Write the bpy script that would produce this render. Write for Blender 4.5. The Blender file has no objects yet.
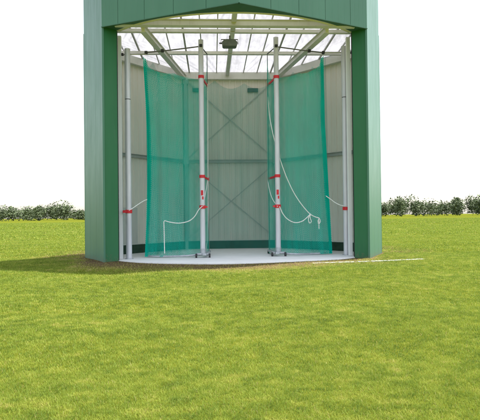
import bpy, bmesh, math, random
import numpy as np
from mathutils import Vector, Matrix
random.seed(7); rng = np.random.default_rng(11)
S = bpy.context.scene
C = S.collection
PI = math.pi
# ------------------------------------------------------------------ camera
F = 540.0; CAMZ = 1.37                      # focal length in pixels of a 480 px wide frame, eye height
YAW, PITCH, ROLL = math.radians(2.87), math.radians(.64), math.radians(-.65)
RM = Matrix.Rotation(-YAW, 3, 'Z') @ Matrix.Rotation(PI/2+PITCH, 3, 'X') @ Matrix.Rotation(ROLL, 3, 'Z')
cam = bpy.data.objects.new('camera', bpy.data.cameras.new('camera')); C.objects.link(cam)
cam.matrix_world = Matrix.Translation((0, 0, CAMZ)) @ RM.to_4x4()
cam.data.sensor_width = 36; cam.data.sensor_fit = 'HORIZONTAL'
cam.data.lens = 36*F/480; cam.data.clip_start = .05; cam.data.clip_end = 6000
S.camera = cam

def at(x, y, Y):                            # point of the vertical plane at depth Y
    d = RM @ Vector(((x-240)/F, (210-y)/F, -1)); t = Y/d.y
    return Vector((d.x*t, Y, CAMZ+d.z*t))

# ------------------------------------------------------------------ nodes / materials
def new_mat(name):
    m = bpy.data.materials.new(name); m.use_nodes = True
    nt = m.node_tree; nt.nodes.clear()
    return m, nt
def nd(nt, t, **k):
    n = nt.nodes.new(t)
    for a, v in k.items():
        if a.startswith('i_'): n.inputs[a[2:].replace('_', ' ')].default_value = v
        else: setattr(n, a, v)
    return n
def lk(nt, a, b): nt.links.new(a, b)
def ramp(nt, fac, stops, interp='LINEAR'):
    r = nt.nodes.new('ShaderNodeValToRGB'); e = r.color_ramp.elements
    r.color_ramp.interpolation = interp
    while len(e) > 1: e.remove(e[0])
    e[0].position, e[0].color = stops[0][0], (*stops[0][1], 1)
    for p, c in stops[1:]:
        x = e.new(p); x.color = (*c, 1)
    lk(nt, fac, r.inputs['Fac']); return r.outputs['Color']
def coords(nt, scale=(1, 1, 1), kind='Object'):
    tc = nd(nt, 'ShaderNodeTexCoord'); mp = nd(nt, 'ShaderNodeMapping'); mp.inputs['Scale'].default_value = scale
    lk(nt, tc.outputs[kind], mp.inputs['Vector']); return mp.outputs['Vector']
def noise(nt, vec, scale, detail=5, rough=.55):
    n = nd(nt, 'ShaderNodeTexNoise', i_Scale=scale, i_Detail=detail, i_Roughness=rough)
    lk(nt, vec, n.inputs['Vector']); return n.outputs['Fac']
def mixc(nt, fac, a, b):
    m = nd(nt, 'ShaderNodeMix', data_type='RGBA')
    if isinstance(fac, float): m.inputs[0].default_value = fac
    else: lk(nt, fac, m.inputs[0])
    for i, c in ((6, a), (7, b)):
        if isinstance(c, tuple): m.inputs[i].default_value = (*c, 1)
        else: lk(nt, c, m.inputs[i])
    return m.outputs[2]
def surf(name, c1, c2, scale=3, stretch=(1, 1, 1), rough=.5, metal=0, bump=.1, bscale=60, dirt=None, spec=.5, splash=False):
    """principled paint/metal with a soft two tone mottling, wear and fine bump"""
    m, nt = new_mat(name)
    v = coords(nt, stretch)
    f = noise(nt, v, scale)
    col = ramp(nt, f, [(.32, c1), (.68, c2)])
    if dirt:
        f2 = noise(nt, coords(nt, (6, 6, .5)), 2.2, 7, .65)
        col = mixc(nt, ramp(nt, f2, [(.55, (0, 0, 0)), (.8, (.5, .5, .5))]), col, dirt)
    if splash:                                # specks of dried mud thrown up from the soil
        sp = nd(nt, 'ShaderNodeSeparateXYZ'); lk(nt, coords(nt), sp.inputs[0])
        zf = nd(nt, 'ShaderNodeMapRange'); zf.inputs['From Min'].default_value = .45; zf.inputs['From Max'].default_value = 0
        zf.inputs['To Min'].default_value = -.25; zf.inputs['To Max'].default_value = .14; lk(nt, sp.outputs['Z'], zf.inputs['Value'])
        ad = nd(nt, 'ShaderNodeMath', operation='ADD'); lk(nt, noise(nt, coords(nt, (1, 1, .8)), 14, 8, .75), ad.inputs[0]); lk(nt, zf.outputs[0], ad.inputs[1])
        col = mixc(nt, ramp(nt, ad.outputs[0], [(.53, (0, 0, 0)), (.68, (.45, .45, .45))]), col, (.13, .115, .075))
    p = nd(nt, 'ShaderNodeBsdfPrincipled', i_Roughness=rough, i_Metallic=metal)
    p.inputs['Specular IOR Level'].default_value = spec
    lk(nt, col, p.inputs['Base Color'])
    rr = nd(nt, 'ShaderNodeMapRange'); rr.inputs['To Min'].default_value = rough*.8; rr.inputs['To Max'].default_value = min(1, rough*1.25)
    lk(nt, noise(nt, v, scale*2.7), rr.inputs['Value']); lk(nt, rr.outputs[0], p.inputs['Roughness'])
    b = nd(nt, 'ShaderNodeBump', i_Strength=bump, i_Distance=.01)
    lk(nt, noise(nt, coords(nt), bscale, 3), b.inputs['Height'])
    lk(nt, b.outputs[0], p.inputs['Normal'])
    o = nd(nt, 'ShaderNodeOutputMaterial'); lk(nt, p.outputs[0], o.inputs[0])
    return m

M = {}
M['green']   = surf('green_coated_sheet', (.058, .165, .104), (.070, .187, .120), 1.2, (1, 1, .25), .42, 0, .03, 2.5, (.095, .175, .13), spec=.32, splash=True)
M['green_pillar'] = surf('green_pillar_paint', (.017, .125, .046), (.024, .145, .056), 1.2, (1, 1, .25), .45, 0, .03, 2.5, (.05, .14, .075), spec=.3, splash=True)
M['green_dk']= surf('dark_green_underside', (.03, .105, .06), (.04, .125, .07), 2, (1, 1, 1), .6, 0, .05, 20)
M['base']    = surf('dark_green_plinth', (.012, .04, .022), (.035, .075, .045), 5, (1, 1, 1), .8, 0, .5, 30)
M['clad']    = surf('grey_cream_cladding', (.80, .745, .665), (.86, .805, .725), .8, (3, 3, .3), .45, 0, .02, 6, (.62, .58, .50))
M['cream']   = surf('cream_painted_steel', (.66, .65, .60), (.72, .71, .66), 2, (1, 1, 1), .5, 0, .05, 30, (.36, .31, .22))
M['steel']   = surf('grey_steel', (.40, .40, .38), (.50, .495, .47), 4, (1, 1, 1), .5, .3, .05, 50)
M['dksteel'] = surf('dark_weathered_steel', (.09, .09, .085), (.15, .15, .14), 4, (1, 1, 1), .6, .2, .05, 50)
M['alu']     = surf('anodised_aluminium_tube', (.50, .50, .54), (.60, .60, .63), 3, (2, 2, .4), .42, .15, .03, 40, (.42, .41, .41))
M['white']   = surf('white_painted_post', (.80, .80, .79), (.86, .86, .85), 2, (1, 1, .3), .45, 0, .03, 40, (.55, .52, .46))
M['red']     = surf('red_strap', (.50, .012, .02), (.62, .02, .03), 9, (1, 1, 1), .6, 0, .1, 80)
M['sticker'] = surf('white_sticker', (.72, .72, .72), (.8, .8, .8), 9, (1, 1, 1), .4)
M['black']   = surf('black_rubber', (.014, .014, .015), (.03, .03, .03), 8, (1, 1, 1), .6, 0, .1, 90)
M['rope']    = surf('white_rope', (.66, .67, .62), (.78, .78, .74), 20, (1, 1, 1), .9, 0, .5, 160)
M['lamp']    = surf('lamp_housing', (.075, .09, .075), (.12, .135, .115), 6, (1, 1, 1), .5, .1, .1, 60)
M['galv']    = surf('galvanised_base', (.36, .38, .41), (.48, .50, .52), 10, (1, 1, 1), .45, .5, .1, 60)
M['plate']   = surf('grey_green_plate', (.05, .085, .07), (.07, .11, .09), 6, (1, 1, 1), .6)
M['brace']   = surf('brace_strap', (.52, .51, .475), (.58, .57, .535), 6, (1, 1, 1), .6, .2)
M['door']    = surf('grey_door', (.58, .57, .53), (.64, .63, .585), 1.2, (2, 2, .4), .45, 0, .02, 6, (.33, .31, .27))
def glass_mat():
    m, nt = new_mat('lamp_glass'); p = nd(nt, 'ShaderNodeBsdfPrincipled', i_Roughness=.08)
    p.inputs['Base Color'].default_value = (.25, .27, .25, 1)
    o = nd(nt, 'ShaderNodeOutputMaterial'); lk(nt, p.outputs[0], o.inputs[0]); return m
M['glass'] = glass_mat()

def roof_mat():
    m, nt = new_mat('translucent_roof_sheet')
    v = coords(nt, (1, 1, 1))
    f = noise(nt, v, 1.6, 8, .7)
    col = ramp(nt, f, [(.3, (.235, .235, .25)), (.62, (.315, .315, .332))])
    st = ramp(nt, noise(nt, coords(nt, (3.2, .35, 1)), 1.5, 7, .7), [(.45, (0, 0, 0)), (.75, (.8, .8, .8))])
    col = mixc(nt, st, col, (.175, .175, .184))
    d = nd(nt, 'ShaderNodeBsdfDiffuse'); t = nd(nt, 'ShaderNodeBsdfTranslucent')
    lk(nt, col, d.inputs[0]); lk(nt, col, t.inputs[0])
    mx = nd(nt, 'ShaderNodeMixShader'); mx.inputs[0].default_value = .72
    lk(nt, d.outputs[0], mx.inputs[1]); lk(nt, t.outputs[0], mx.inputs[2])
    o = nd(nt, 'ShaderNodeOutputMaterial'); lk(nt, mx.outputs[0], o.inputs[0]); return m
M['roof'] = roof_mat()

def net_mat(name, col, pitch, width, gather=0):
    m, nt = new_mat(name)
    uv = nd(nt, 'ShaderNodeUVMap'); uv.uv_map = 'UVMap'
    sp = nd(nt, 'ShaderNodeSeparateXYZ'); lk(nt, uv.outputs[0], sp.inputs[0])
    def mth(op, a, b=None):
        n = nd(nt, 'ShaderNodeMath', operation=op)
        for i, q in enumerate((a, b)):
            if q is None: continue
            if isinstance(q, (int, float)): n.inputs[i].default_value = q
            else: lk(nt, q, n.inputs[i])
        return n.outputs[0]
    a = mth('MULTIPLY', mth('ADD', sp.outputs[0], sp.outputs[1]), 1/(pitch*1.414))
    b = mth('MULTIPLY', mth('SUBTRACT', sp.outputs[0], sp.outputs[1]), 1/(pitch*1.414))
    # hanging folds gather the meshes: cords look denser in vertical streaks and at the gathered border
    stv = nd(nt, 'ShaderNodeMapping'); stv.inputs['Scale'].default_value = (4.2, .22, 1); lk(nt, uv.outputs[0], stv.inputs['Vector'])
    sw = nd(nt, 'ShaderNodeMapRange'); sw.inputs['From Min'].default_value = .3; sw.inputs['From Max'].default_value = .7
    sw.inputs['To Min'].default_value = width*.62; sw.inputs['To Max'].default_value = width*1.42
    lk(nt, noise(nt, stv.outputs[0], 1.0, 5, .6), sw.inputs['Value'])
    wv = mth('ADD', sw.outputs[0], mth('MULTIPLY', mth('POWER', 2.718, mth('MULTIPLY', sp.outputs[0], -2.2)), gather))
    la = mth('LESS_THAN', mth('FRACT', a), wv); lb = mth('LESS_THAN', mth('FRACT', b), wv)
    al = mth('MAXIMUM', la, lb)
    d = nd(nt, 'ShaderNodeBsdfDiffuse'); tl = nd(nt, 'ShaderNodeBsdfTranslucent')
    f = noise(nt, uv.outputs[0], .9, 4)
    cc = ramp(nt, f, [(.3, tuple(x*.85 for x in col)), (.7, tuple(min(1, x*1.12) for x in col))])
    lk(nt, cc, d.inputs[0]); lk(nt, cc, tl.inputs[0])
    mx = nd(nt, 'ShaderNodeMixShader'); mx.inputs[0].default_value = .35
    lk(nt, d.outputs[0], mx.inputs[1]); lk(nt, tl.outputs[0], mx.inputs[2])
    tr = nd(nt, 'ShaderNodeBsdfTransparent'); m2 = nd(nt, 'ShaderNodeMixShader')
    lk(nt, al, m2.inputs[0]); lk(nt, tr.outputs[0], m2.inputs[1]); lk(nt, mx.outputs[0], m2.inputs[2])
    o = nd(nt, 'ShaderNodeOutputMaterial'); lk(nt, m2.outputs[0], o.inputs[0]); return m
TEAL = (.008, .54, .41)
M['net_gate'] = net_mat('green_gate_netting', TEAL, .046, .25, .17)
M['net_back'] = net_mat('green_back_netting', (.07, .38, .32), .046, .19)

AX = .79                                     # axis of symmetry of the shed
CY, CR = 20.94, 5.2                          # circle of the curved door track

def concrete_mat():
    m, nt = new_mat('pale_concrete')
    v = coords(nt)
    col = ramp(nt, noise(nt, v, 1.1, 8, .65), [(.3, (.70, .685, .675)), (.7, (.82, .80, .79))])
    sp = ramp(nt, noise(nt, v, 40, 4, .7), [(.62, (0, 0, 0)), (.75, (.35, .35, .35))])
    col = mixc(nt, sp, col, (.62, .60, .58))
    st = ramp(nt, noise(nt, coords(nt, (1, 3, 1)), 1.7, 6, .7), [(.58, (0, 0, 0)), (.75, (.4, .4, .4))])
    col = mixc(nt, st, col, (.50, .46, .41))
    sc = ramp(nt, noise(nt, coords(nt, (.9, 5, 1)), 2.6, 9, .75), [(.56, (0, 0, 0)), (.66, (.55, .55, .55))])
    col = mixc(nt, sc, col, (.40, .375, .34))
    p = nd(nt, 'ShaderNodeBsdfPrincipled', i_Roughness=.75); lk(nt, col, p.inputs['Base Color'])
    b = nd(nt, 'ShaderNodeBump', i_Strength=.3, i_Distance=.005); lk(nt, noise(nt, v, 60, 5), b.inputs['Height']); lk(nt, b.outputs[0], p.inputs['Normal'])
    o = nd(nt, 'ShaderNodeOutputMaterial'); lk(nt, p.outputs[0], o.inputs[0]); return m
M['concrete'] = concrete_mat()

def ground_mat():
    m, nt = new_mat('turf_and_soil')
    v = coords(nt)
    sub = nd(nt, 'ShaderNodeVectorMath', operation='DISTANCE')
    mp = nd(nt, 'ShaderNodeMapping'); mp.inputs['Scale'].default_value = (1, 1, 0)
    lk(nt, v, mp.inputs['Vector']); lk(nt, mp.outputs[0], sub.inputs[0]); sub.inputs[1].default_value = (AX, CY, 0)
    wob = nd(nt, 'ShaderNodeMath', operation='MULTIPLY_ADD'); lk(nt, noise(nt, v, .9, 6, .65), wob.inputs[0]); wob.inputs[1].default_value = 2.6
    lk(nt, sub.outputs['Value'], wob.inputs[2])
    mr = nd(nt, 'ShaderNodeMapRange'); mr.inputs['From Min'].default_value = 7.3; mr.inputs['From Max'].default_value = 9.2
    lk(nt, wob.outputs[0], mr.inputs['Value'])
    soil = ramp(nt, noise(nt, v, 9, 8, .7), [(.3, (.060, .040, .022)), (.55, (.115, .082, .045)), (.75, (.19, .145, .08))])
    turf = ramp(nt, noise(nt, v, 1.3, 8, .7), [(.3, (.070, .085, .010)), (.7, (.115, .125, .014))])
    col = mixc(nt, mr.outputs[0], soil, turf)
    p = nd(nt, 'ShaderNodeBsdfPrincipled', i_Roughness=.95); lk(nt, col, p.inputs['Base Color']); p.inputs['Specular IOR Level'].default_value = 0
    b = nd(nt, 'ShaderNodeBump', i_Strength=.8, i_Distance=.03); lk(nt, noise(nt, v, 22, 8, .7), b.inputs['Height']); lk(nt, b.outputs[0], p.inputs['Normal'])
    o = nd(nt, 'ShaderNodeOutputMaterial'); lk(nt, p.outputs[0], o.inputs[0]); return m
M['ground'] = ground_mat()

def blade_mat():
    m, nt = new_mat('grass_blades')
    a = nd(nt, 'ShaderNodeAttribute'); a.attribute_name = 'tint'
    col = ramp(nt, a.outputs['Fac'], [(0, (.085, .140, .018)), (.30, (.165, .228, .028)), (.56, (.250, .300, .042)), (.70, (.34, .335, .07)), (.85, (.40, .33, .15)), (.90, (.74, .74, .70))])
    d = nd(nt, 'ShaderNodeBsdfDiffuse'); t = nd(nt, 'ShaderNodeBsdfTranslucent'); g = nd(nt, 'ShaderNodeBsdfGlossy'); g.inputs['Roughness'].default_value = .5
    lk(nt, col, d.inputs[0]); lk(nt, col, t.inputs[0])
    mx = nd(nt, 'ShaderNodeMixShader'); mx.inputs[0].default_value = .35
    lk(nt, d.outputs[0], mx.inputs[1]); lk(nt, t.outputs[0], mx.inputs[2])
    m2 = nd(nt, 'ShaderNodeMixShader'); m2.inputs[0].default_value = .008
    lk(nt, mx.outputs[0], m2.inputs[1]); lk(nt, g.outputs[0], m2.inputs[2])
    o = nd(nt, 'ShaderNodeOutputMaterial'); lk(nt, m2.outputs[0], o.inputs[0]); return m
M['blade'] = blade_mat()
M['leaf'] = surf('far_leaves', (.06, .09, .035), (.10, .135, .055), .25, (1, 1, 1), .8, 0, .0, 5)
M['chalk'] = surf('white_chalk', (.16, .20, .06), (.74, .74, .69), 13, (1, 1, 1), .95, 0, .6, 50, (.3, .3, .16))

# ------------------------------------------------------------------ mesh helpers
def obj(name, bm, mat, parent=None, smooth=False, bevel=0):
    bmesh.ops.recalc_face_normals(bm, faces=bm.faces)
    me = bpy.data.meshes.new(name); bm.to_mesh(me); bm.free()
    me.materials.append(M[mat] if isinstance(mat, str) else mat)
    if smooth:
        for p in me.polygons: p.use_smooth = True
    o = bpy.data.objects.new(name, me); C.objects.link(o)
    if parent is not None:
        o.parent = parent; o.location = -parent.location     # meshes are written in world coordinates
    if bevel:
        md = o.modifiers.new('edge', 'BEVEL'); md.width = bevel; md.segments = 2; md.limit_method = 'ANGLE'
    return o
def tag(o, label, cat, group=None, kind=None):
    if label: o['label'] = label
    if cat: o['category'] = cat
    if group: o['group'] = group
    if kind: o['kind'] = kind
    return o
def empty(name, loc): 
    o = bpy.data.objects.new(name, None); C.objects.link(o); o.location = Vector(loc); o.empty_display_size = .2
    return o
def B(): return bmesh.new()
def box(bm, c, s, rot=None):
    m = Matrix.Translation(Vector(c)) @ (rot.to_4x4() if rot else Matrix()) @ Matrix.Diagonal((*s, 1))
    bmesh.ops.create_cube(bm, size=1, matrix=m)
def bar(bm, a, b, w, h, up=(0, 0, 1)):
    """rectangular bar from a to b, w across, h along up"""
    a, b = Vector(a), Vector(b); d = (b-a); L = d.length; d.normalize()
    u = Vector(up); s = d.cross(u)
    if s.length < 1e-4: s = d.cross(Vector((0, 1, 0)))
    s.normalize(); u = s.cross(d)
    r = Matrix((s, d, u)).transposed()
    box(bm, (a+b)/2, (w, L, h), r)
def tube(bm, pts, r, seg=14, cap=True):
    pts = [Vector(p) for p in pts]; rings = []
    n0 = None
    for i, p in enumerate(pts):
        t = (pts[min(i+1, len(pts)-1)] - pts[max(i-1, 0)]).normalized()
        if n0 is None:
            n0 = t.cross(Vector((0, 0, 1)) if abs(t.z) < .9 else Vector((1, 0, 0))).normalized()
        else:
            n0 = (n0 - t*n0.dot(t)).normalized()
        b0 = t.cross(n0); rr = r[i] if isinstance(r, (list, tuple)) else r
        rings.append([bm.verts.new(p + (n0*math.cos(2*PI*k/seg) + b0*math.sin(2*PI*k/seg))*rr) for k in range(seg)])
    for a, b in zip(rings, rings[1:]):
        for k in range(seg): bm.faces.new((a[k], a[(k+1) % seg], b[(k+1) % seg], b[k]))
    if cap:
        for q in (rings[0][::-1], rings[-1]): bm.faces.new([bm.verts.new(v.co) for v in q])
def prism(bm, pts, z0, z1):
    lo = [bm.verts.new((p[0], p[1], z0)) for p in pts]; hi = [bm.verts.new((p[0], p[1], z1)) for p in pts]
    bm.faces.new(lo[::-1]); bm.faces.new(hi); n = len(pts)
    for i in range(n): bm.faces.new((lo[i], lo[(i+1) % n], hi[(i+1) % n], hi[i]))
def spline(pts, n=40):
    """Catmull-Rom through pts"""
    P = [Vector(p) for p in pts]; P = [P[0]*2-P[1]] + P + [P[-1]*2-P[-2]]; out = []
    m = len(P)-3
    for k in range(n+1):
        u = k/n*m; i = min(int(u), m-1); t = u-i
        a, b, c, d = P[i:i+4]
        out.append(.5*((2*b) + (c-a)*t + (2*a-5*b+4*c-d)*t*t + (3*b-a-3*c+d)*t**3))
    return out
def ribbed(bm, a, b, z0, z1, inward, pitch=.25, depth=.03, th=.02):
    """trapezoid profiled sheet standing between plan points a and b, ribs raised towards 'inward'"""
    a, b = Vector((*a, 0)), Vector((*b, 0)); d = b-a; L = d.length; d.normalize()
    n = Vector((-d.y, d.x, 0))
    if n.dot(Vector((*inward, 0))-a) < 0: n = -n
    prof = []; s = 0
    while s < L:
        for ds, h in ((0, 0), (.62*pitch, 0), (.70*pitch, depth), (.92*pitch, depth)):
            if s+ds < L: prof.append((s+ds, h))
        s += pitch
    prof.append((L, 0))
    f = [a + d*s + n*h for s, h in prof]
    lo = [bm.verts.new((p.x, p.y, z0)) for p in f]; hi = [bm.verts.new((p.x, p.y, z1)) for p in f]
    for i in range(len(f)-1): bm.faces.new((lo[i], lo[i+1], hi[i+1], hi[i]))

# ------------------------------------------------------------------ plan of the shed
def sym(p, s): return (AX+s*p[0], p[1])
L_, P_ = (4.20, 17.0), (0, 15.0)             # corner and nose of the fascia (offset from the axis)
LI = (3.80, 17.36)                           # inner edge of the green pillar
LL = (5.27, 19.2); BL = (2.0, 23.2)          # octagon corners of the walls
ZF = 7.34; ZT = 9.2; ZW = 7.24               # fascia bottom, fascia top, inner wall top
CENTRE = (AX, 20)
shed = empty('throwing_shed', (AX, 20, 0))
tag(shed, 'green clad octagonal throwing shed with wide open front, pale interior and translucent roof', 'building')

# outer green panels : faceted skin made of flat panels with open seams, one mesh per face of the building
def skin(name, a, b, z0, z1, seams, outward, mat='green', th=.06):
    bm = B(); a, b = Vector((*a, 0)), Vector((*b, 0)); d = b-a; L = d.length; d.normalize()
    n = Vector((-d.y, d.x, 0))
    if n.dot(Vector((*outward, 0))) < 0: n = -n
    cuts = [0]+[s*L for s in seams]+[L]
    for s0, s1 in zip(cuts, cuts[1:]):
        g0 = .006 if s0 > 0 else 0; g1 = .006 if s1 < L else 0
        # shallow stiffening creases inside each panel
        k = 4; w = (s1-s0-g0-g1)
        xs = []
        for q in range(k):
            x0 = s0+g0+w*q/k; xs += [(x0, 0)]
            if q: xs[-1:] = [(x0-.006, 0), (x0, -.0022), (x0+.006, 0)]
        xs.append((s1-g1, 0))
        fr = [a+d*x+n*h for x, h in xs]; bk = [a+d*(s0+g0)-n*th, a+d*(s1-g1)-n*th]
        lo = [bm.verts.new((p.x, p.y, z0)) for p in fr]; hi = [bm.verts.new((p.x, p.y, z1)) for p in fr]
        l2 = [bm.verts.new((p.x, p.y, z0)) for p in bk]; h2 = [bm.verts.new((p.x, p.y, z1)) for p in bk]
        for i in range(len(fr)-1): bm.faces.new((lo[i], lo[i+1], hi[i+1], hi[i]))
        bm.faces.new((l2[0], l2[1], h2[1], h2[0])); bm.faces.new((lo[0], hi[0], h2[0], l2[0])); bm.faces.new((lo[-1], l2[1], h2[1], hi[-1]))
        bm.faces.new(lo+[l2[1], l2[0]]); bm.faces.new(hi+[h2[1], h2[0]])
    # dark backing behind the seams
    return obj(name, bm, mat, shed)
ZR = 7.85
seamL = [.13, .335, .55, .78]; seamR = [.225, .435, .645, .855]
for s, sm in ((-1, seamL), (1, seamR)):
    if s < 0: skin('fascia', sym(L_, s), sym(P_, s), ZF, ZT, sm, (-.4, -1))
    else: skin('fascia', sym(P_, s), sym(L_, s), ZF, ZT, sm, (.4, -1))
    skin('outer_wall', sym(L_, s), sym(LL, s), -.1, ZT-.002, [.36, .70], (s, -.5))
    skin('outer_wall', (AX+s*5.29, 19.22), (AX+s*2.06, 23.27), -.1, ZR, [.2, .4, .6, .8], (s, 1))
    bm = B(); bar(bm, (*sym((4.17, 17.05), s), ZF+.75), (*sym((.02, 15.08), s), ZF+.75), .03, 1.4); obj('fascia_backing', bm, 'base', shed)
skin('outer_wall', sym(BL, -1)[:1]+(23.27,), sym(BL, 1)[:1]+(23.27,), -.1, ZR-.003, [.25, .5, .75], (0, 1))
# drip edge at the foot of the fascia
for s in (-1, 1):
    bm = B(); a, b = Vector((*sym(L_, s), ZF-.012)), Vector((AX+s*.004, 14.995, ZF-.012))
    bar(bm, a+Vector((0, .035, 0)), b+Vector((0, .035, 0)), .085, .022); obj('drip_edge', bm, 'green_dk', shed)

# soffit between the fascia nose and the curved door track
def arc(t, r=CR): return (AX+r*math.sin(t), CY-r*math.cos(t))
TM = math.asin(LI[0]/CR)
bm = B(); N = 48; rows = []
for i in range(N+1):
    u = -1+2*i/N
    f = Vector((AX+u*4.18, 15.06+abs(u)*1.98)); r = Vector(arc(u*TM))
    rows.append([bm.verts.new((p.x, p.y, z)) for p, z in ((f, ZF+.012), (r, ZF+.012), (r, ZF+.03), (f, ZF+.03))])
for a, b in zip(rows, rows[1:]):
    for k in range(4): bm.faces.new((a[k], a[(k+1) % 4], b[(k+1) % 4], b[k]))
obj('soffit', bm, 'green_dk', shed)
bm = B(); tube(bm, [(*arc(-TM+2*TM*i/60, CR-.02), ZF+.005) for i in range(61)], .022, 4); obj('door_track', bm, 'cream', shed)
bm = B(); tube(bm, [(*arc(-TM+2*TM*i/60, CR-.11), ZF+.03) for i in range(61)], .03, 4); obj('door_track', bm, 'cream', shed)

# green pillars beside the opening
for s in (-1, 1):
    bm = B()
    pts = [sym(L_, s), sym(LI, s), sym((LI[0]+.10, LI[1]+.45), s), sym((L_[0]+.18, L_[1]+.55), s)]
    pts[0] = sym((L_[0]-.004, L_[1]+.03), s)
    prism(bm, pts, -.1, ZF+.30); obj('pillar', bm, 'green_pillar', shed, bevel=.008)
    bm = B(); a, b = Vector((*sym(LI, s), 0)), Vector((*sym((LI[0]+.10, LI[1]+.45), s), 0))
    d = (b-a).normalized(); q = a+d*.05 - Vector((s*.012, 0, 0))
    bar(bm, (q.x, q.y, .0), (q.x, q.y, ZF-.01), .02, .05, up=(0, 1, 0)); obj('rubber_seal', bm, 'black', shed)
    # white jamb post with a stepped lower half and a pull bar
    jx, jy = AX+s*3.83, 18.02
    bm = B(); box(bm, (jx, jy, 3.69), (.13, .13, 7.38)); jp = obj('jamb_post', bm, 'white', shed, bevel=.01)
    bm = B(); x = jx-s*.09
    tube(bm, [(jx-s*.06, jy-.02, 1.85), (x-s*.03, jy-.03, 1.80), (x-s*.03, jy-.03, 1.08), (jx-s*.06, jy-.02, 1.03)], .016, 8); obj('pull_bar', bm, 'white', jp)
    bm = B(); box(bm, (jx+s*.075, jy-.03, 1.0), (.02, .08, 1.9)); obj('weather_strip', bm, 'black', jp)

# interior walls
WALLS = [(sym((5.17, 19.1), -1), sym((1.97, 23.05), -1)), (sym((1.97, 23.05), -1), sym((1.97, 23.05), 1)), (sym((1.97, 23.05), 1), sym((5.17, 19.1), 1)),
         (sym((4.06, 17.55), -1), sym((5.17, 19.1), -1)), (sym((5.17, 19.1), 1), sym((4.06, 17.55), 1))]
for i, (a, b) in enumerate(WALLS):
    bm = B(); ribbed(bm, a, b, .33, ZW, CENTRE, .25, .028)
    w = obj('inner_wall', bm, 'clad', shed)
    A, Bv = Vector((*a, 0)), Vector((*b, 0)); d = (Bv-A).normalized(); n = Vector((-d.y, d.x, 0))
    if n.dot(Vector((*CENTRE, 0))-A) < 0: n = -n
    def P3(s_, z, off): return A + d*s_ + n*off + Vector((0, 0, z))
    L = (Bv-A).length
    bm = B(); bar(bm, P3(.0, .165, .05), P3(L, .165, .05), .10, .33); obj('plinth', bm, 'base', shed)
    bm = B(); bar(bm, P3(.04, .35, .06), P3(L-.04, .35, .06), .09, .035); obj('bottom_flashing', bm, 'cream', shed)
    bm = B(); bar(bm, P3(.05, 3.70, .075), P3(L-.05, 3.70, .075), .06, .11); bar(bm, P3(.05, 3.765, .09), P3(L-.05, 3.765, .09), .10, .018); obj('wall_rail', bm, 'steel', shed)
    if i < 3:
        bm = B(); bar(bm, P3(.0, ZW+.12, .07), P3(L, ZW+.12, .07), .16, .27); bar(bm, P3(.0, ZW-.04, .10), P3(L, ZW-.04, .10), .20, .025); obj('wall_plate', bm, 'cream', shed)
        # crossed braces, flat straps
        lo_hi = [(3.80, ZW-.1), (.42, 3.60)] 
        for z0, z1 in (lo_hi if i == 1 else []):
            s0, s1 = (.10, L-.10) if i == 1 else ((L-2.75, L-.1) if i == 0 else (.1, 2.75))
            bm = B(); bar(bm, P3(s0, z0, .045), P3(s1, z1, .045), .012, .045, up=(0, 0, 1)); obj('brace', bm, 'brace', shed)
            bm = B(); bar(bm, P3(s0, z1, .060), P3(s1, z0, .060), .012, .045, up=(0, 0, 1)); obj('brace', bm, 'brace', shed)
for s in (-1, 1):
    x, y = AX+s*1.90, 22.93
    bm = B(); box(bm, (x, y, ZW/2), (.13, .13, ZW)); box(bm, (x, y, 3.72), (.24, .16, .26)); box(bm, (x, y, ZW-.14), (.22, .15, .24)); obj('corner_column', bm, 'steel', shed, bevel=.006)
    x, y = AX+s*5.02, 19.1
    bm = B(); box(bm, (x, y, ZW/2), (.14, .14, ZW)); obj('corner_column', bm, 'steel', shed, bevel=.006)

# door in the left slanting wall
A, Bv = Vector((*WALLS[0][0], 0)), Vector((*WALLS[0][1], 0)); d0 = (Bv-A).normalized(); n0 = Vector((-d0.y, d0.x, 0))
if n0.dot(Vector((*CENTRE, 0))-A) < 0: n0 = -n0
def W0(s_, z, off): return A + d0*s_ + n0*off + Vector((0, 0, z))
sd = 2.27
bm = B(); bar(bm, W0(sd-.95, 1.05, .075), W0(sd, 1.05, .075), .04, 1.36); dr = obj('door', bm, 'door', shed, bevel=.004)
bm = B()
for q in (sd+.03, sd-.98): bar(bm, W0(q, .34, .075), W0(q, 1.77, .075), .07, .05, up=n0.cross(Vector((0, 0, 1))))
bar(bm, W0(sd-1.0, 1.765, .08), W0(sd+.05, 1.765, .08), .07, .06); obj('frame', bm, 'dksteel', dr)
bm = B(); bar(bm, W0(sd-.07, 1.0, .105), W0(sd-.07, 1.2, .105), .02, .06, up=d0); tube(bm, [W0(sd-.07, 1.12, .10), W0(sd-.07, 1.12, .15), W0(sd-.20, 1.12, .155)], .013, 8); obj('handle', bm, 'black', dr)

# vents on the back wall
for x0, x1 in ((192.5, 199), (247.5, 258)):
    a = at(x0, 90, 22.96); b = at(x1, 90, 22.96); z = a.z
    bm = B(); box(bm, ((a.x+b.x)/2, 22.98, z), (b.x-a.x, .06, .16)); v = obj('wall_vent', bm, 'plate', shed, bevel=.006)
    bm = B()
    for k in range(4): box(bm, (b.x-.06-.045*k, 22.945, z), (.018, .012, .11))
    obj('louvre', bm, 'dksteel', v)

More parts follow.
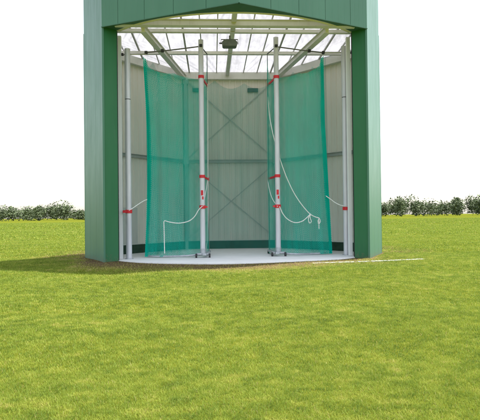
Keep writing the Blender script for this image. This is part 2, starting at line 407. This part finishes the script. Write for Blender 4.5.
# roof
def zr(y): return 7.43+.018*(23.2-y)
def half(y):                                  # half width of the plan at depth y
    if y < 17: return 4.2*(y-15)/2
    if y < 19.2: return 4.2+1.07*(y-17)/2.2
    return 5.27-3.27*(y-19.2)/4.0
NC = 300; bm = B(); ys = [15.12, 16.0, 17, 17.8, 18.5, 19.2, 20.2, 21.2, 22.2, 23.18]; rows = []
for y in ys:
    h = half(y)-.07
    rows.append([bm.verts.new((AX-h+2*h*k/NC, y, zr(y)+.10+.022*math.sin(2*PI*(2*h*k/NC-h)/.23))) for k in range(NC+1)])
for a, b in zip(rows, rows[1:]):
    for k in range(NC): bm.faces.new((a[k], a[k+1], b[k+1], b[k]))
ro = obj('roof_sheet', bm, 'roof', shed, smooth=True)
# rafters (thin glazing bars), purlins, front beam and two splayed main beams
for k in range(-8, 9):
    x = AX + .575*k
    h = abs(x-AX)+.08
    # depth range inside the plan
    y0 = max(15.3, 15+2*h/4.2) if h < 4.2 else 17+2.2*(h-4.2)/1.07
    y1 = 23.1 if h < 2 else 19.2+(5.27-h)*4/3.27
    if k == 0: continue
    bm = B(); bar(bm, (x, y0+.1, zr(y0)+.058), (x, y1-.08, zr(y1)+.058), .036 if k % 3 else .06, .055); obj('rafter', bm, 'steel', shed)
bm = B(); bar(bm, (AX-.06, 15.5, zr(15.5)-.02), (AX-.12, 23.0, zr(23)-.02), .15, .15); obj('centre_rafter', bm, 'cream', shed)
for y in (17.72, 19.98):
    h = half(y)-.25; z = zr(y)-.06
    bm = B(); bar(bm, (AX-h, y, z), (AX+h, y, z), .10, .10); bar(bm, (AX-h, y, z-.055), (AX+h, y, z-.055), .15, .016); obj('purlin', bm, 'cream', shed)
y = 16.95; h = half(y)-.3; z = ZF+.10
bm = B(); bar(bm, (AX-h, y, z), (AX+h, y, z), .16, .17); bar(bm, (AX-h, y, z-.09), (AX+h, y, z-.09), .24, .02); bar(bm, (AX-h, y, z+.09), (AX+h, y, z+.09), .24, .02); obj('front_beam', bm, 'cream', shed)
for s in (-1, 1):
    a, b = Vector((AX+s*2.93, 17.1, 7.30)), Vector((AX+s*1.95, 22.95, 7.28))
    bm = B(); bar(bm, a, b, .11, .15); bar(bm, a-Vector((0, 0, .085)), b-Vector((0, 0, .085)), .20, .018); bar(bm, a+Vector((0, 0, .085)), b+Vector((0, 0, .085)), .20, .018)
    obj('main_beam', bm, 'cream', shed)
    a = Vector((AX+s*4.2, 17.6, 7.36)); b = Vector((AX+s*5.0, 19.1, 7.36)); bm = B(); bar(bm, a, b, .12, .14); obj('edge_beam', bm, 'cream', shed)

# ------------------------------------------------------------------ floodlight under the centre rafter
p = at(229.5, 44.2, 17.3)
fl = empty('floodlight', (p.x, p.y, p.z-.12)); tag(fl, 'dark grey floodlight hanging under the pale centre rafter', 'floodlight')
bm = B()
sec = [(-.24, -.075), (-.20, -.10), (.20, -.10), (.24, -.075), (.25, .03), (.19, .085), (.10, .12), (-.10, .12), (-.19, .085), (-.25, .03)]
fv = [bm.verts.new((p.x+a, p.y-.16, p.z+b)) for a, b in sec]; bv = [bm.verts.new((p.x+a*.94, p.y+.16, p.z+b)) for a, b in sec]
bm.faces.new(fv[::-1]); bm.faces.new(bv)
for i in range(len(sec)): bm.faces.new((fv[i], fv[(i+1) % len(sec)], bv[(i+1) % len(sec)], bv[i]))
hs = obj('housing', bm, 'lamp', fl, bevel=.012)
bm = B(); box(bm, (p.x, p.y, p.z-.108), (.38, .26, .012)); obj('glass', bm, 'glass', hs)
bm = B()
for k in range(7): box(bm, (p.x-.18+.06*k, p.y-.166, p.z-.01), (.014, .02, .11))
obj('cooling_fin', bm, 'dksteel', hs)
bm = B(); tube(bm, [(p.x-.27, p.y, p.z), (p.x-.27, p.y, p.z+.15), (p.x+.27, p.y, p.z+.15), (p.x+.27, p.y, p.z)], .016, 6); box(bm, (p.x+.01, p.y, p.z+.2), (.05, .06, .14)); obj('bracket', bm, 'dksteel', fl)
bm = B(); tube(bm, [(p.x-.24, p.y, p.z+.03), (p.x-.33, p.y, p.z+.03)], .022, 8); obj('cable_gland', bm, 'black', fl)

# ------------------------------------------------------------------ floor, ground
bm = B(); pts = [arc(-TM+2*TM*i/60, CR+.02) for i in range(61)]
poly = pts + [sym((4.0, 17.7), 1), sym((5.2, 19.2), 1), sym((2.0, 23.15), 1), sym((2.0, 23.15), -1), sym((5.2, 19.2), -1), sym((4.0, 17.7), -1)]
prism(bm, poly, -.12, 0); fo = obj('concrete_floor', bm, 'concrete'); fo['kind'] = 'structure'
bm = B()
xs = [-3000, -300, -60]+list(np.arange(-30, 31, .5))+[60, 300, 3000]; ysg = [-300, -30]+list(np.arange(-2, 40, .5))+[80, 300, 3000]
g = [[bm.verts.new((x, y, -.03+(.012*math.sin(x*1.3+y*.7)+.010*math.sin(y*2.1-x*.5) if abs(x) < 29 and -1 < y < 39 else 0))) for x in xs] for y in ysg]
for r0, r1 in zip(g, g[1:]):
    for k in range(len(xs)-1): bm.faces.new((r0[k], r0[k+1], r1[k+1], r1[k]))
lo = obj('lawn_ground', bm, 'ground', smooth=True); lo['kind'] = 'structure'

def vnoise(x, y, sc, seed=0):
    r = np.random.default_rng(seed).random((256, 256)); x = x*sc+100.5; y = y*sc+57.3
    xi = np.floor(x).astype(int); yi = np.floor(y).astype(int); fx = x-xi; fy = y-yi
    fx = fx*fx*(3-2*fx); fy = fy*fy*(3-2*fy); q = lambda a, b: r[a % 256, b % 256]
    return (q(xi, yi)*(1-fx)+q(xi+1, yi)*fx)*(1-fy)+(q(xi, yi+1)*(1-fx)+q(xi+1, yi+1)*fx)*fy
def fbm(x, y, sc, seed=0): return sum(vnoise(x, y, sc*2**k, seed+k)*.5**(k+1) for k in range(4))/.9375

CHX0, CHX1 = at(312, 261.8, 15.55).x, at(425, 261, 16.35).x
def grass():
    parts = []
    # (near, far, density per m2, blade length, width)
    for y0, y1, den, ln, wd in ((2.6, 5.0, 19000, .030, .0024), (5.0, 8.0, 9500, .032, .0034), (8.0, 12.5, 4200, .036, .0052), (12.5, 19.5, 2300, .040, .0075), (19.5, 36, 420, .05, .016), (36, 70, 90, .07, .045), (70, 170, 9, .10, .12)):
        hw1 = y1*.56
        n = int(den*(y1-y0)*2*hw1)
        x = (rng.random(n)*2-1)*hw1+.05*y0; y = y0+rng.random(n)*(y1-y0)
        keep = np.abs(x-.05*y) < y*.53+.4
        dist = np.hypot(x-AX, y-CY)
        # outside of the building
        ins = (dist < CR+.03+.03*rng.random(n)) | ((y > 17.0) & (np.abs(x-AX) < 4.28+np.clip((y-17)*.5, 0, 1.1)) & (y < 25))
        wob = dist + 2.4*fbm(x, y, .9, 5) + .8*np.clip((x-.5)/3.5, 0, 1) - .5*np.clip((-.5-x)/2.5, 0, 1) + 1.6*np.clip((np.abs(x-AX)-4.2)/1.2, 0, 1)
        bare = np.clip((wob-7.4)/1.5, 0, 1)
        left = np.clip((AX+1.5-x)/5, 0, 1)          # the soil is barer on the left
        pk = np.clip(bare + .16 - .10*left, 0, 1)
        keep &= (~ins) & (rng.random(n) < pk)
        parts.append((x[keep], y[keep], np.full(keep.sum(), ln), np.full(keep.sum(), wd), bare[keep]))
    x, y, ln, wd, bare = [np.concatenate(c) for c in zip(*parts)]
    n = len(x)
    patch = fbm(x, y, .55, 21); fine = fbm(x, y, 3.1, 31); streak = fbm(x*.35+y*.12, y*1.6-x*.25, 1.0, 41)
    clump = fbm(x, y, 9.0, 61)
    tint = .325 + (patch-.5)*.26 + (fine-.5)*.26 + (clump-.5)*.9 + (rng.random(n)-.5)*.22 + np.clip(streak-.56, 0, 1)*.7 + (1-bare)*.36
    dry = rng.random(n) < .035+.26*(1-bare); tint = np.where(dry, .70+.15*rng.random(n), np.clip(tint, 0, .8))
    cl = np.abs(y-(15.55+.8*(x-CHX0)/(CHX1-CHX0))-.02*np.sin(x*3)) < .05
    tint = np.where(cl & (x > CHX0) & (x < CHX1) & (rng.random(n) < .15+.8*(fbm(x, y, 1.4, 71) > .42)), 1.0, tint)
    ln = ln*(.55+.75*rng.random(n))*(.75+.5*fine)
    th = rng.random(n)*2*PI; lean = .25+.75*rng.random(n)
    dx, dy = np.cos(th), np.sin(th); wx, wy = -dy*wd*.5, dx*wd*.5
    z0 = -.035+.012*np.sin(x*1.3+y*.7)+.010*np.sin(y*2.1-x*.5)
    V = np.empty((n, 5, 3), np.float32)
    V[:, 0] = np.stack([x-wx, y-wy, z0], 1); V[:, 1] = np.stack([x+wx, y+wy, z0], 1)
    mx, my, mz = x+dx*ln*lean*.35, y+dy*ln*lean*.35, z0+ln*.62
    V[:, 2] = np.stack([mx+wx*.75, my+wy*.75, mz], 1); V[:, 3] = np.stack([mx-wx*.75, my-wy*.75, mz], 1)
    V[:, 4] = np.stack([x+dx*ln*lean, y+dy*ln*lean, z0+ln*(1.0-.28*lean)], 1)
    idx = (np.arange(n)*5)[:, None]
    loops = np.concatenate([idx+np.array([[0, 1, 2, 3]]), idx+np.array([[3, 2, 4]])], 1).ravel().astype(np.int32)
    me = bpy.data.meshes.new('grass'); me.vertices.add(n*5); me.vertices.foreach_set('co', V.ravel())
    me.loops.add(len(loops)); me.loops.foreach_set('vertex_index', loops)
    me.polygons.add(n*2); st = np.empty((n, 2), np.int32); st[:, 0] = np.arange(n)*7; st[:, 1] = st[:, 0]+4
    me.polygons.foreach_set('loop_start', st.ravel())
    me.update(calc_edges=True); 
    at_ = me.attributes.new('tint', 'FLOAT', 'POINT'); at_.data.foreach_set('value', np.repeat(tint, 5).astype(np.float32))
    me.materials.append(M['blade'])
    o = bpy.data.objects.new('grass', me); C.objects.link(o)
    tag(o, 'short mown yellow green grass of the lawn in front of the shed', 'grass', kind='stuff')
    print('blades', n)
grass()

# chalk line on the grass at the right
bm = B(); pr = None
a, b = Vector((CHX0, 0, 0)), Vector((CHX1, 0, 0))
for k in range(60):
    u = k/59; q = Vector((a.x+(b.x-a.x)*u, 15.55+(16.35-15.55)*u, 0))
    w = .034+.012*math.sin(k*1.9)+.02*random.random()
    zz = -.020+.006*random.random()
    r = [bm.verts.new((q.x, q.y-w, zz)), bm.verts.new((q.x, q.y+w, zz)), bm.verts.new((q.x, q.y+w, zz-.04)), bm.verts.new((q.x, q.y-w, zz-.04))]
    if pr and not (k % 17 in (5, 6, 13)):
        for j in range(4): bm.faces.new((pr[j], pr[(j+1) % 4], r[(j+1) % 4], r[j]))
    pr = r
ln = obj('line_marking', bm, 'chalk'); ln['kind'] = 'structure'

# ------------------------------------------------------------------ nets
def sheet(name, plan, top, z0, mat, parent=None, n=160, m=40, pleat=.03, freq=9, fullness=1.25, shift=None):
    """net hanging along the plan curve; top(u) gives its upper edge; folds grow towards the floor"""
    P = spline([Vector((*p, 0)) for p in plan], n)
    s = [0]
    for a, b in zip(P, P[1:]): s.append(s[-1]+(b-a).length)
    T = s[-1]
    bm = B(); uv = bm.loops.layers.uv.new('UVMap'); G = []
    for i, p in enumerate(P):
        t = (P[min(i+1, n)]-P[max(i-1, 0)]).normalized(); nn = Vector((-t.y, t.x, 0)); u = s[i]/T
        col = []
        for j in range(m+1):
            v = j/m; z = z0+(top(u)-z0)*v
            amp = pleat*(1-.55*v)*(.55+.45*math.sin(u*5.1+1.3))*(1+.8*max(0, 1-v*9))
            off = amp*(math.sin(u*T*freq+.35*math.sin(3*v+u*7)) + .45*math.sin(u*T*freq*2.3+2+.8*v))
            off += .05*math.sin(PI*v)*math.sin(u*PI*2.2+.5)
            sx = shift(u, v) if shift else 0
            col.append((bm.verts.new(p+nn*off+Vector((sx, 0, z))), (s[i]*fullness, z)))
        G.append(col)
    for a, b in zip(G, G[1:]):
        for j in range(m):
            q = (a[j], b[j], b[j+1], a[j+1]); f = bm.faces.new([x[0] for x in q])
            for l, x in zip(f.loops, q): l[uv].uv = x[1]
    return obj(name, bm, mat, parent, smooth=True)
def lerp_profile(pts):
    xs = [p[0] for p in pts]; ys = [p[1] for p in pts]
    def f(u):
        for i in range(len(xs)-1):
            if u <= xs[i+1]:
                t = (u-xs[i])/(xs[i+1]-xs[i]); t = t*t*(3-2*t) if i % 2 else t; return ys[i]+(ys[i+1]-ys[i])*t
        return ys[-1]
    return f
def scallop(pts, sag):
    """upper edge hung from the points pts [(u, z)], sagging in between"""
    def f(u):
        for (a, za), (b, zb) in zip(pts, pts[1:]):
            if u <= b:
                t = (u-a)/(b-a); return za+(zb-za)*t - sag*4*t*(1-t)*(b-a)*6
        return pts[-1][1]
    return f
# U shaped net along the inside of the walls
plan = [sym((2.98, 18.75), -1), sym((3.05, 19.5), -1), sym((2.55, 20.9), -1), sym((1.75, 22.2), -1), sym((.7, 22.62), -1), sym((.7, 22.62), 1), sym((1.75, 22.2), 1), sym((2.6, 20.9), 1), sym((3.2, 19.6), 1), sym((3.25, 18.9), 1)]
hooks = [(k/9, 7.02+.06*math.sin(k*2.1)) for k in range(10)]
bn = sheet('cage_net', plan, scallop(hooks, .42), .01, 'net_back', n=260, pleat=.025, freq=7)
tag(bn, 'thin green net hung in a U along the grey walls behind both gates', 'net')

def gate(s):
    """one swinging cage gate: post on a wheeled base, rear pole, arms and net; s=-1 left of the axis"""
    if s < 0:
        post_t, post_b, rear_x, edge_x, edge_top = (201.2, 40), (202.6, 257), 207, 147.0, 55
        yl, ypost, yrear = 18.3, 18.1, 19.45
    else:
        post_t, post_b, rear_x, edge_x, edge_top = (275.8, 37.5), (278.5, 256), 267.3, 324.5, 54
        yl, ypost, yrear = 18.55, 18.2, 19.45
    pt = at(*post_t, ypost); pb = at(*post_b, ypost); px = (pt.x+pb.x)/2
    rt = at(rear_x, 55, yrear); rx = rt.x
    ex = at(edge_x, 150, yl).x
    g = empty('cage_gate', (px, ypost, 0))
    tag(g, 'cage gate whose turquoise net carries a single dipping rope, left of the open gap' if s < 0 else 'cage gate whose turquoise net carries two knotted white ropes, right of the open gap', 'cage gate', 'gates of the throwing cage')
    top = pt.z
    bm = B(); tube(bm, [(px, ypost, .10), (px, ypost, top)], .086, 20); po = obj('post', bm, 'alu', g, smooth=False)
    for p_ in po.data.polygons: p_.use_smooth = len(p_.vertices) == 4
    bm = B(); tube(bm, [(px, ypost, top), (px, ypost, top+.03)], .092, 20); obj('post_cap', bm, 'galv', po)
    # sticker and red clamp
    zs = at(202, 195, ypost).z
    bm = B(); tube(bm, [(px, ypost, zs-.32), (px, ypost, zs+.30)], .0875, 20, False); stk = obj('sticker', bm, 'sticker', po, smooth=True)
    bm = B()
    box(bm, (px-.01, ypost-.088, zs+.07), (.075, .006, .17)); box(bm, (px+.015, ypost-.088, zs-.10), (.05, .006, .10)); obj('printed_mark', bm, 'red', stk)
    zc = at(202, 207, ypost).z
    bm = B(); tube(bm, [(px, ypost, zc-.055), (px, ypost, zc+.055)], .106, 20); box(bm, (px+.10*(-s), ypost-.03, zc), (.14, .05, .05)); obj('clamp', bm, 'red', g)
    # rear pole and the red straps that hold it
    zr_t = rt.z
    bm = B(); tube(bm, [(rx, yrear, .10), (rx, yrear, zr_t)], .014, 8); obj('rear_pole', bm, 'dksteel', g)
    for yy, dz in ((77, .04), (176.5, 0)):
        z = at(202, yy, ypost).z
        bm = B(); tube(bm, [(px, ypost, z-.05), (px, ypost, z+.05)], .099, 20); bar(bm, (px, ypost, z), (rx, yrear, z+dz+.0), .03, .07)
        tube(bm, [(rx, yrear, z+dz-.06), (rx, yrear, z+dz+.06)], .032, 8); obj('strap', bm, 'red', g)
    # arms at the head of the post
    zh = at(200, 46.3, ypost).z; ez = at(edge_x, 52.6, yl).z
    bm = B(); tube(bm, [(px, ypost, zh), (px+(ex-px)*.5, ypost+(yl-ypost)*.5, (zh+ez)/2-.012), (ex, yl, ez)], .022, 8); obj('arm', bm, 'dksteel', g)
    bm = B(); tube(bm, [(px, ypost, zh), (rx, yrear, at(rear_x, 54, yrear).z)], .020, 8); obj('arm', bm, 'dksteel', g)
    for c in ((px-s*-.0, ypost-.06, zh), (ex, yl, ez), (ex+(px-ex)*.30, yl+(ypost-yl)*.3, ez+(zh-ez)*.3)):
        bm = B(); box(bm, c, (.10, .10, .10)); obj('joint', bm, 'black', g, bevel=.015)
    # wheeled base
    f = Vector((px+s*-.06, ypost-.10, 0)); r = Vector((rx, yrear, 0)); f = f+(f-r).normalized()*.10; r = r+(r-f).normalized()*.08
    bm = B(); bar(bm, f+Vector((0, 0, .115)), r+Vector((0, 0, .115)), .13, .07); tube(bm, [(px, ypost, .15), (px, ypost, .30)], .10, 20)
    bar(bm, (px-.22, ypost-.02, .12), (px+.22, ypost-.02, .12), .13, .06); obj('base_frame', bm, 'galv', g, bevel=.006)
    for w in ((px+s*.22, ypost-.13), (px-s*.22, ypost-.10), (r.x-.03, r.y)):
        c = Vector((w[0], w[1], .07)); bm = B()
        tube(bm, [c-Vector((.03, 0, 0)), c+Vector((.03, 0, 0))], .07, 18); ca = obj('caster', bm, 'black', g)
        bm = B(); 
        for q in (-.040, .040): box(bm, c+Vector((q, .01, .035)), (.008, .06, .09))
        box(bm, c+Vector((0, .01, .082)), (.085, .08, .012)); obj('fork', bm, 'galv', ca)
    # bent foot rail that holds the hem of the net
    q = [(px, ypost+.05, .10), (px+(ex-px)*.35, ypost-.05, .065), (px+(ex-px)*.7, yl-.12, .05), (ex+(px-ex)*.10, yl-.02, .05), (ex, yl+.12, .06)]
    bm = B(); tube(bm, spline(q, 24), .03, 10); obj('foot_rail', bm, 'galv', g)
    # net
    d = (px-ex)
    esh = (lambda v: .11*math.sin(PI*v)-.04) if s < 0 else (lambda v: .17*max(0, 1-1.5*v)-.05*v)
    pl = [(ex, yl+.05), (ex+d*.25, yl-.03), (ex+d*.55, yl+.02), (ex+d*.85, ypost+.30), (rx-d*.02, yrear-.25), (rx, yrear)]
    zt = at(edge_x, edge_top+3, yl).z
    zm = at((edge_x+rear_x)/2, 73, yl).z
    tops = [(0, zt+.02), (.04, zt-.30), (.34, zm), (.72, zm-.12), (.86, zm-.05), (1, zr_t-.06)]
    def top_f(u):
        for (a, za), (b, zb) in zip(tops, tops[1:]):
            if u <= b:
                t = (u-a)/(b-a); return za+(zb-za)*t-.10*4*t*(1-t)*min(1, (b-a)*4)
        return tops[-1][1]
    sheet('net', pl, top_f, .03, 'net_gate', g, n=260, pleat=.055, freq=8, shift=lambda u, v: esh(v)*(1-u)**2)
    # gathered edge: tight folds of the same netting
    zz = [(ex-.01+s*.015*math.sin(k*1.9)+(-s)*.022*(k % 7), yl+.06+.05*((k*5) % 4)+.012*k) for k in range(9)]
    pl2 = [(ex+s*.07+(-s)*(.06+.09*((k*7) % 5)/4)*(k % 2), yl+.03+.03*k) for k in range(7)]
    sheet('net_edge', pl2, lambda u: zt+.05-.35*u, .03, 'net_gate', g, n=60, m=30, pleat=.012, freq=5, fullness=1.3, shift=lambda u, v: esh(v))
    return px, ypost, rx, yrear, ex, yl, g
GL = gate(-1); GR = gate(1)

# ------------------------------------------------------------------ fixed end posts of the cage
def end_post(s):
    if s < 0: px_, y, ty, jy, cy_, lab = 128.3, 17.95, 49, 99.5, 211.5, 'left fixed aluminium end post of the cage beside the white jamb post'
    else: px_, y, ty, jy, cy_, lab = 345.3, 18.25, 46.5, 97.5, 208.5, 'right fixed aluminium end post of the cage beside the white jamb post'
    x = at(px_, 160, y).x; zt = at(px_, ty, y).z; zj = at(px_, jy, y).z
    e = empty('end_post', (x, y, 0)); tag(e, lab, 'post', 'fixed end posts of the cage')
    bm = B(); tube(bm, [(x, y, 0), (x, y, zj-.012)], .096, 20); tube(bm, [(x, y, zj+.012), (x, y, zt)], .096, 20); o = obj('post', bm, 'alu', e)
    for p_ in o.data.polygons: p_.use_smooth = len(p_.vertices) == 4
    bm = B(); tube(bm, [(x, y, zj-.014), (x, y, zj+.014)], .091, 20); obj('joint_ring', bm, 'black', e)
    bm = B(); tube(bm, [(x, y, 0), (x, y, .02)], .14, 20); obj('foot_plate', bm, 'galv', e)
    zc = at(px_, cy_, y).z
    bm = B(); tube(bm, [(x, y, zc-.055), (x, y, zc+.055)], .114, 20); box(bm, (x+s*.05, y-.06, zc), (.26, .08, .085)); obj('clamp', bm, 'red', e)
    # head rail to the corner of the gate net
    if s < 0: a, b, ex, ey = 122.5, 148, GL[4], GL[5]
    else: a, b, ex, ey = 351.5, 325, GR[4], GR[5]
    za = at(a, 54.5 if s < 0 else 52.5, y).z; xa = at(a, 54, y).x
    bm = B(); tube(bm, [(xa, y, za), (ex, ey, at(b, 53.2 if s < 0 else 51.8, ey).z-.03)], .026, 8); obj('head_rail', bm, 'steel', e)
    bm = B(); box(bm, (xa, y, za), (.07, .07, .09)); obj('joint', bm, 'black', e, bevel=.012)
    return x, y, zc
EL = end_post(-1); ER = end_post(1)

# ------------------------------------------------------------------ ropes
def rope(label, pts, r=.016, group='white ropes hung on the cage', extra=None):
    bm = B(); tube(bm, spline(pts, 36), r, 8)
    for q in (extra or []): tube(bm, spline(q, 24), r*.9, 8)
    return tag(obj('rope', bm, 'rope', smooth=True), label, 'rope', group)
pyl = GL[5]-.14
rope('white rope dipping from left gate post across its net, then dropping straight down', [at(202.5, 206, 17.98), at(198.5, 210, 18.0), at(195, 216, 18.05), at(189, 221, 18.1), at(179, 223.2, 18.1), at(169, 222, 18.1), at(164.2, 221, 18.1), at(164, 227, 18.1), at(164.3, 240, 18.1), at(164.6, 253.5, 18.12)])
rope('long straight rope hanging down the rear pole of the left gate', [at(207.6, 84, 19.36), at(207.7, 120, 19.36), at(207.9, 170, 19.36), at(208.0, 215, 19.36), at(207.5, 236, 19.34), at(206.6, 247, 19.33), at(207.3, 252, 19.33)], .017)
rope('short white rope slanting from left gate post clamp up to its rear pole', [at(203.5, 206, 18.0), at(205, 196, 18.4), at(206.4, 188, 18.9), at(207.4, 180, 19.36)], .013)
rope('short rope from the red clamp on the left end post to the net edge', [at(129, 210.5, 17.84), at(133, 208, 17.95), at(138, 204.5, 18.1), at(143.5, 201, 18.25), at(147, 199.5, 18.3)], .015)
rope('short rope from the red clamp on the right end post to the net edge', [at(345.5, 206.3, 18.13), at(340, 205, 18.2), at(335, 202.5, 18.3), at(331, 199.5, 18.4), at(326, 196, 18.5)], .015)
rope('long rope slanting down across the right gate net from its top to a hanging knot', [at(268, 97, 19.3), at(269.5, 115, 19.1), at(273, 134, 18.3), at(279, 156, 18.25), at(286, 176, 18.25), at(294, 193, 18.28), at(302, 205, 18.3), at(309.5, 213.5, 18.3), at(315, 216.8, 18.3), at(319.3, 218, 18.3)],
     extra=[[at(319.3, 218, 18.3), at(318, 221, 18.28), at(319, 224, 18.28), at(320.3, 221, 18.3), at(319, 219, 18.3), at(319, 229, 18.3)]])
rope('white rope sagging from the right gate post clamp to a hanging loop', [at(279.5, 206.5, 18.1), at(283, 214, 18.15), at(288, 219.5, 18.2), at(295, 222.6, 18.25), at(302, 221.3, 18.25), at(307, 217.5, 18.27), at(310.2, 214, 18.28)],
     extra=[[at(310.2, 214, 18.28), at(308.4, 219, 18.26), at(309.5, 223, 18.26), at(311.3, 221.5, 18.28), at(310, 217, 18.28), at(311, 214, 18.28)]])
rope('short rope sagging from the rear pole of the right gate to its red clamp', [at(267.8, 180, 19.36), at(269.5, 190, 19.0), at(272.5, 199, 18.5), at(277.5, 206.5, 18.08)], .013)

# ------------------------------------------------------------------ far-off wood round the sports field
def woods():
    V = []; 
    for k in range(320):
        a = -1.15+2.3*k/319+rng.normal()*.006; R_ = 320+90*rng.random(); cx, cy = R_*math.sin(a), R_*math.cos(a)
        h = 7.5+4*rng.random()+3*math.sin(a*9)*math.sin(a*23+1)+2*math.sin(a*41); w_ = 3.5+5*rng.random()**2; n = 620
        u = rng.normal(size=(n, 3)); u /= np.linalg.norm(u, axis=1)[:, None]; u *= (rng.random(n)**.55)[:, None]
        lump = 1+.25*np.sin(u[:, :1]*5+k)*np.cos(u[:, 2:]*6+k*2)
        c = np.stack([cx+u[:, 0]*w_, cy+u[:, 1]*w_, h*.52+u[:, 2]*h*.5], 1)*np.array([1, 1, 1]); c[:, 2:] *= .9+.1*lump
        s_ = .30+.36*rng.random((n, 1, 1)); q = rng.normal(size=(n, 4, 3))*np.array([.75, .75, .6])*s_
        V.append(c[:, None, :]+q)
    V = np.concatenate(V).astype(np.float32); n = len(V)
    me = bpy.data.meshes.new('distant_woods'); me.vertices.add(n*4); me.vertices.foreach_set('co', V.ravel())
    me.loops.add(n*4); me.loops.foreach_set('vertex_index', np.arange(n*4, dtype=np.int32)); me.polygons.add(n)
    me.polygons.foreach_set('loop_start', np.arange(n, dtype=np.int32)*4); me.update(calc_edges=True)
    me.materials.append(M['leaf']); o = bpy.data.objects.new('distant_woods', me); C.objects.link(o)
    tag(o, 'low dark green wood far off behind the lawn', 'woods', kind='stuff')
woods()

# ------------------------------------------------------------------ light
sd_ = Vector((.895, .446, 0)).normalized(); EL_ = math.radians(68)
sv = Vector((sd_.x*math.cos(EL_), sd_.y*math.cos(EL_), math.sin(EL_)))
su = bpy.data.objects.new('sun', bpy.data.lights.new('sun', 'SUN')); C.objects.link(su)
su.data.energy = 4.0; su.data.angle = math.radians(1.5); su.data.color = (1, .95, .87)
su.rotation_euler = sv.to_track_quat('Z', 'Y').to_euler(); su.location = (20, 10, 30)
w = bpy.data.worlds.new('World'); S.world = w; w.use_nodes = True
nt = w.node_tree; bg = nt.nodes['Background']; sk = nt.nodes.new('ShaderNodeTexSky'); sk.sky_type = 'NISHITA'
sk.sun_disc = False; sk.sun_elevation = EL_; sk.sun_rotation = math.atan2(sd_.x, sd_.y); sk.air_density = 1.3; sk.dust_density = 2.0; sk.altitude = 100
hs_ = nt.nodes.new('ShaderNodeHueSaturation'); hs_.inputs['Saturation'].default_value = .45
nt.links.new(sk.outputs[0], hs_.inputs['Color']); nt.links.new(hs_.outputs[0], bg.inputs[0]); bg.inputs[1].default_value = .14

S.view_settings.view_transform = 'Standard'; S.view_settings.look = 'None'; S.view_settings.gamma = 1; S.view_settings.use_curve_mapping = False
S.view_settings.exposure = 1.5
S.render.engine = 'CYCLES'; S.cycles.max_bounces = 10; S.cycles.diffuse_bounces = 5; S.cycles.transparent_max_bounces = 40
S.cycles.transmission_bounces = 6; S.cycles.caustics_reflective = False; S.cycles.caustics_refractive = False
S.cycles.use_denoising = True; S.cycles.sample_clamp_indirect = 6
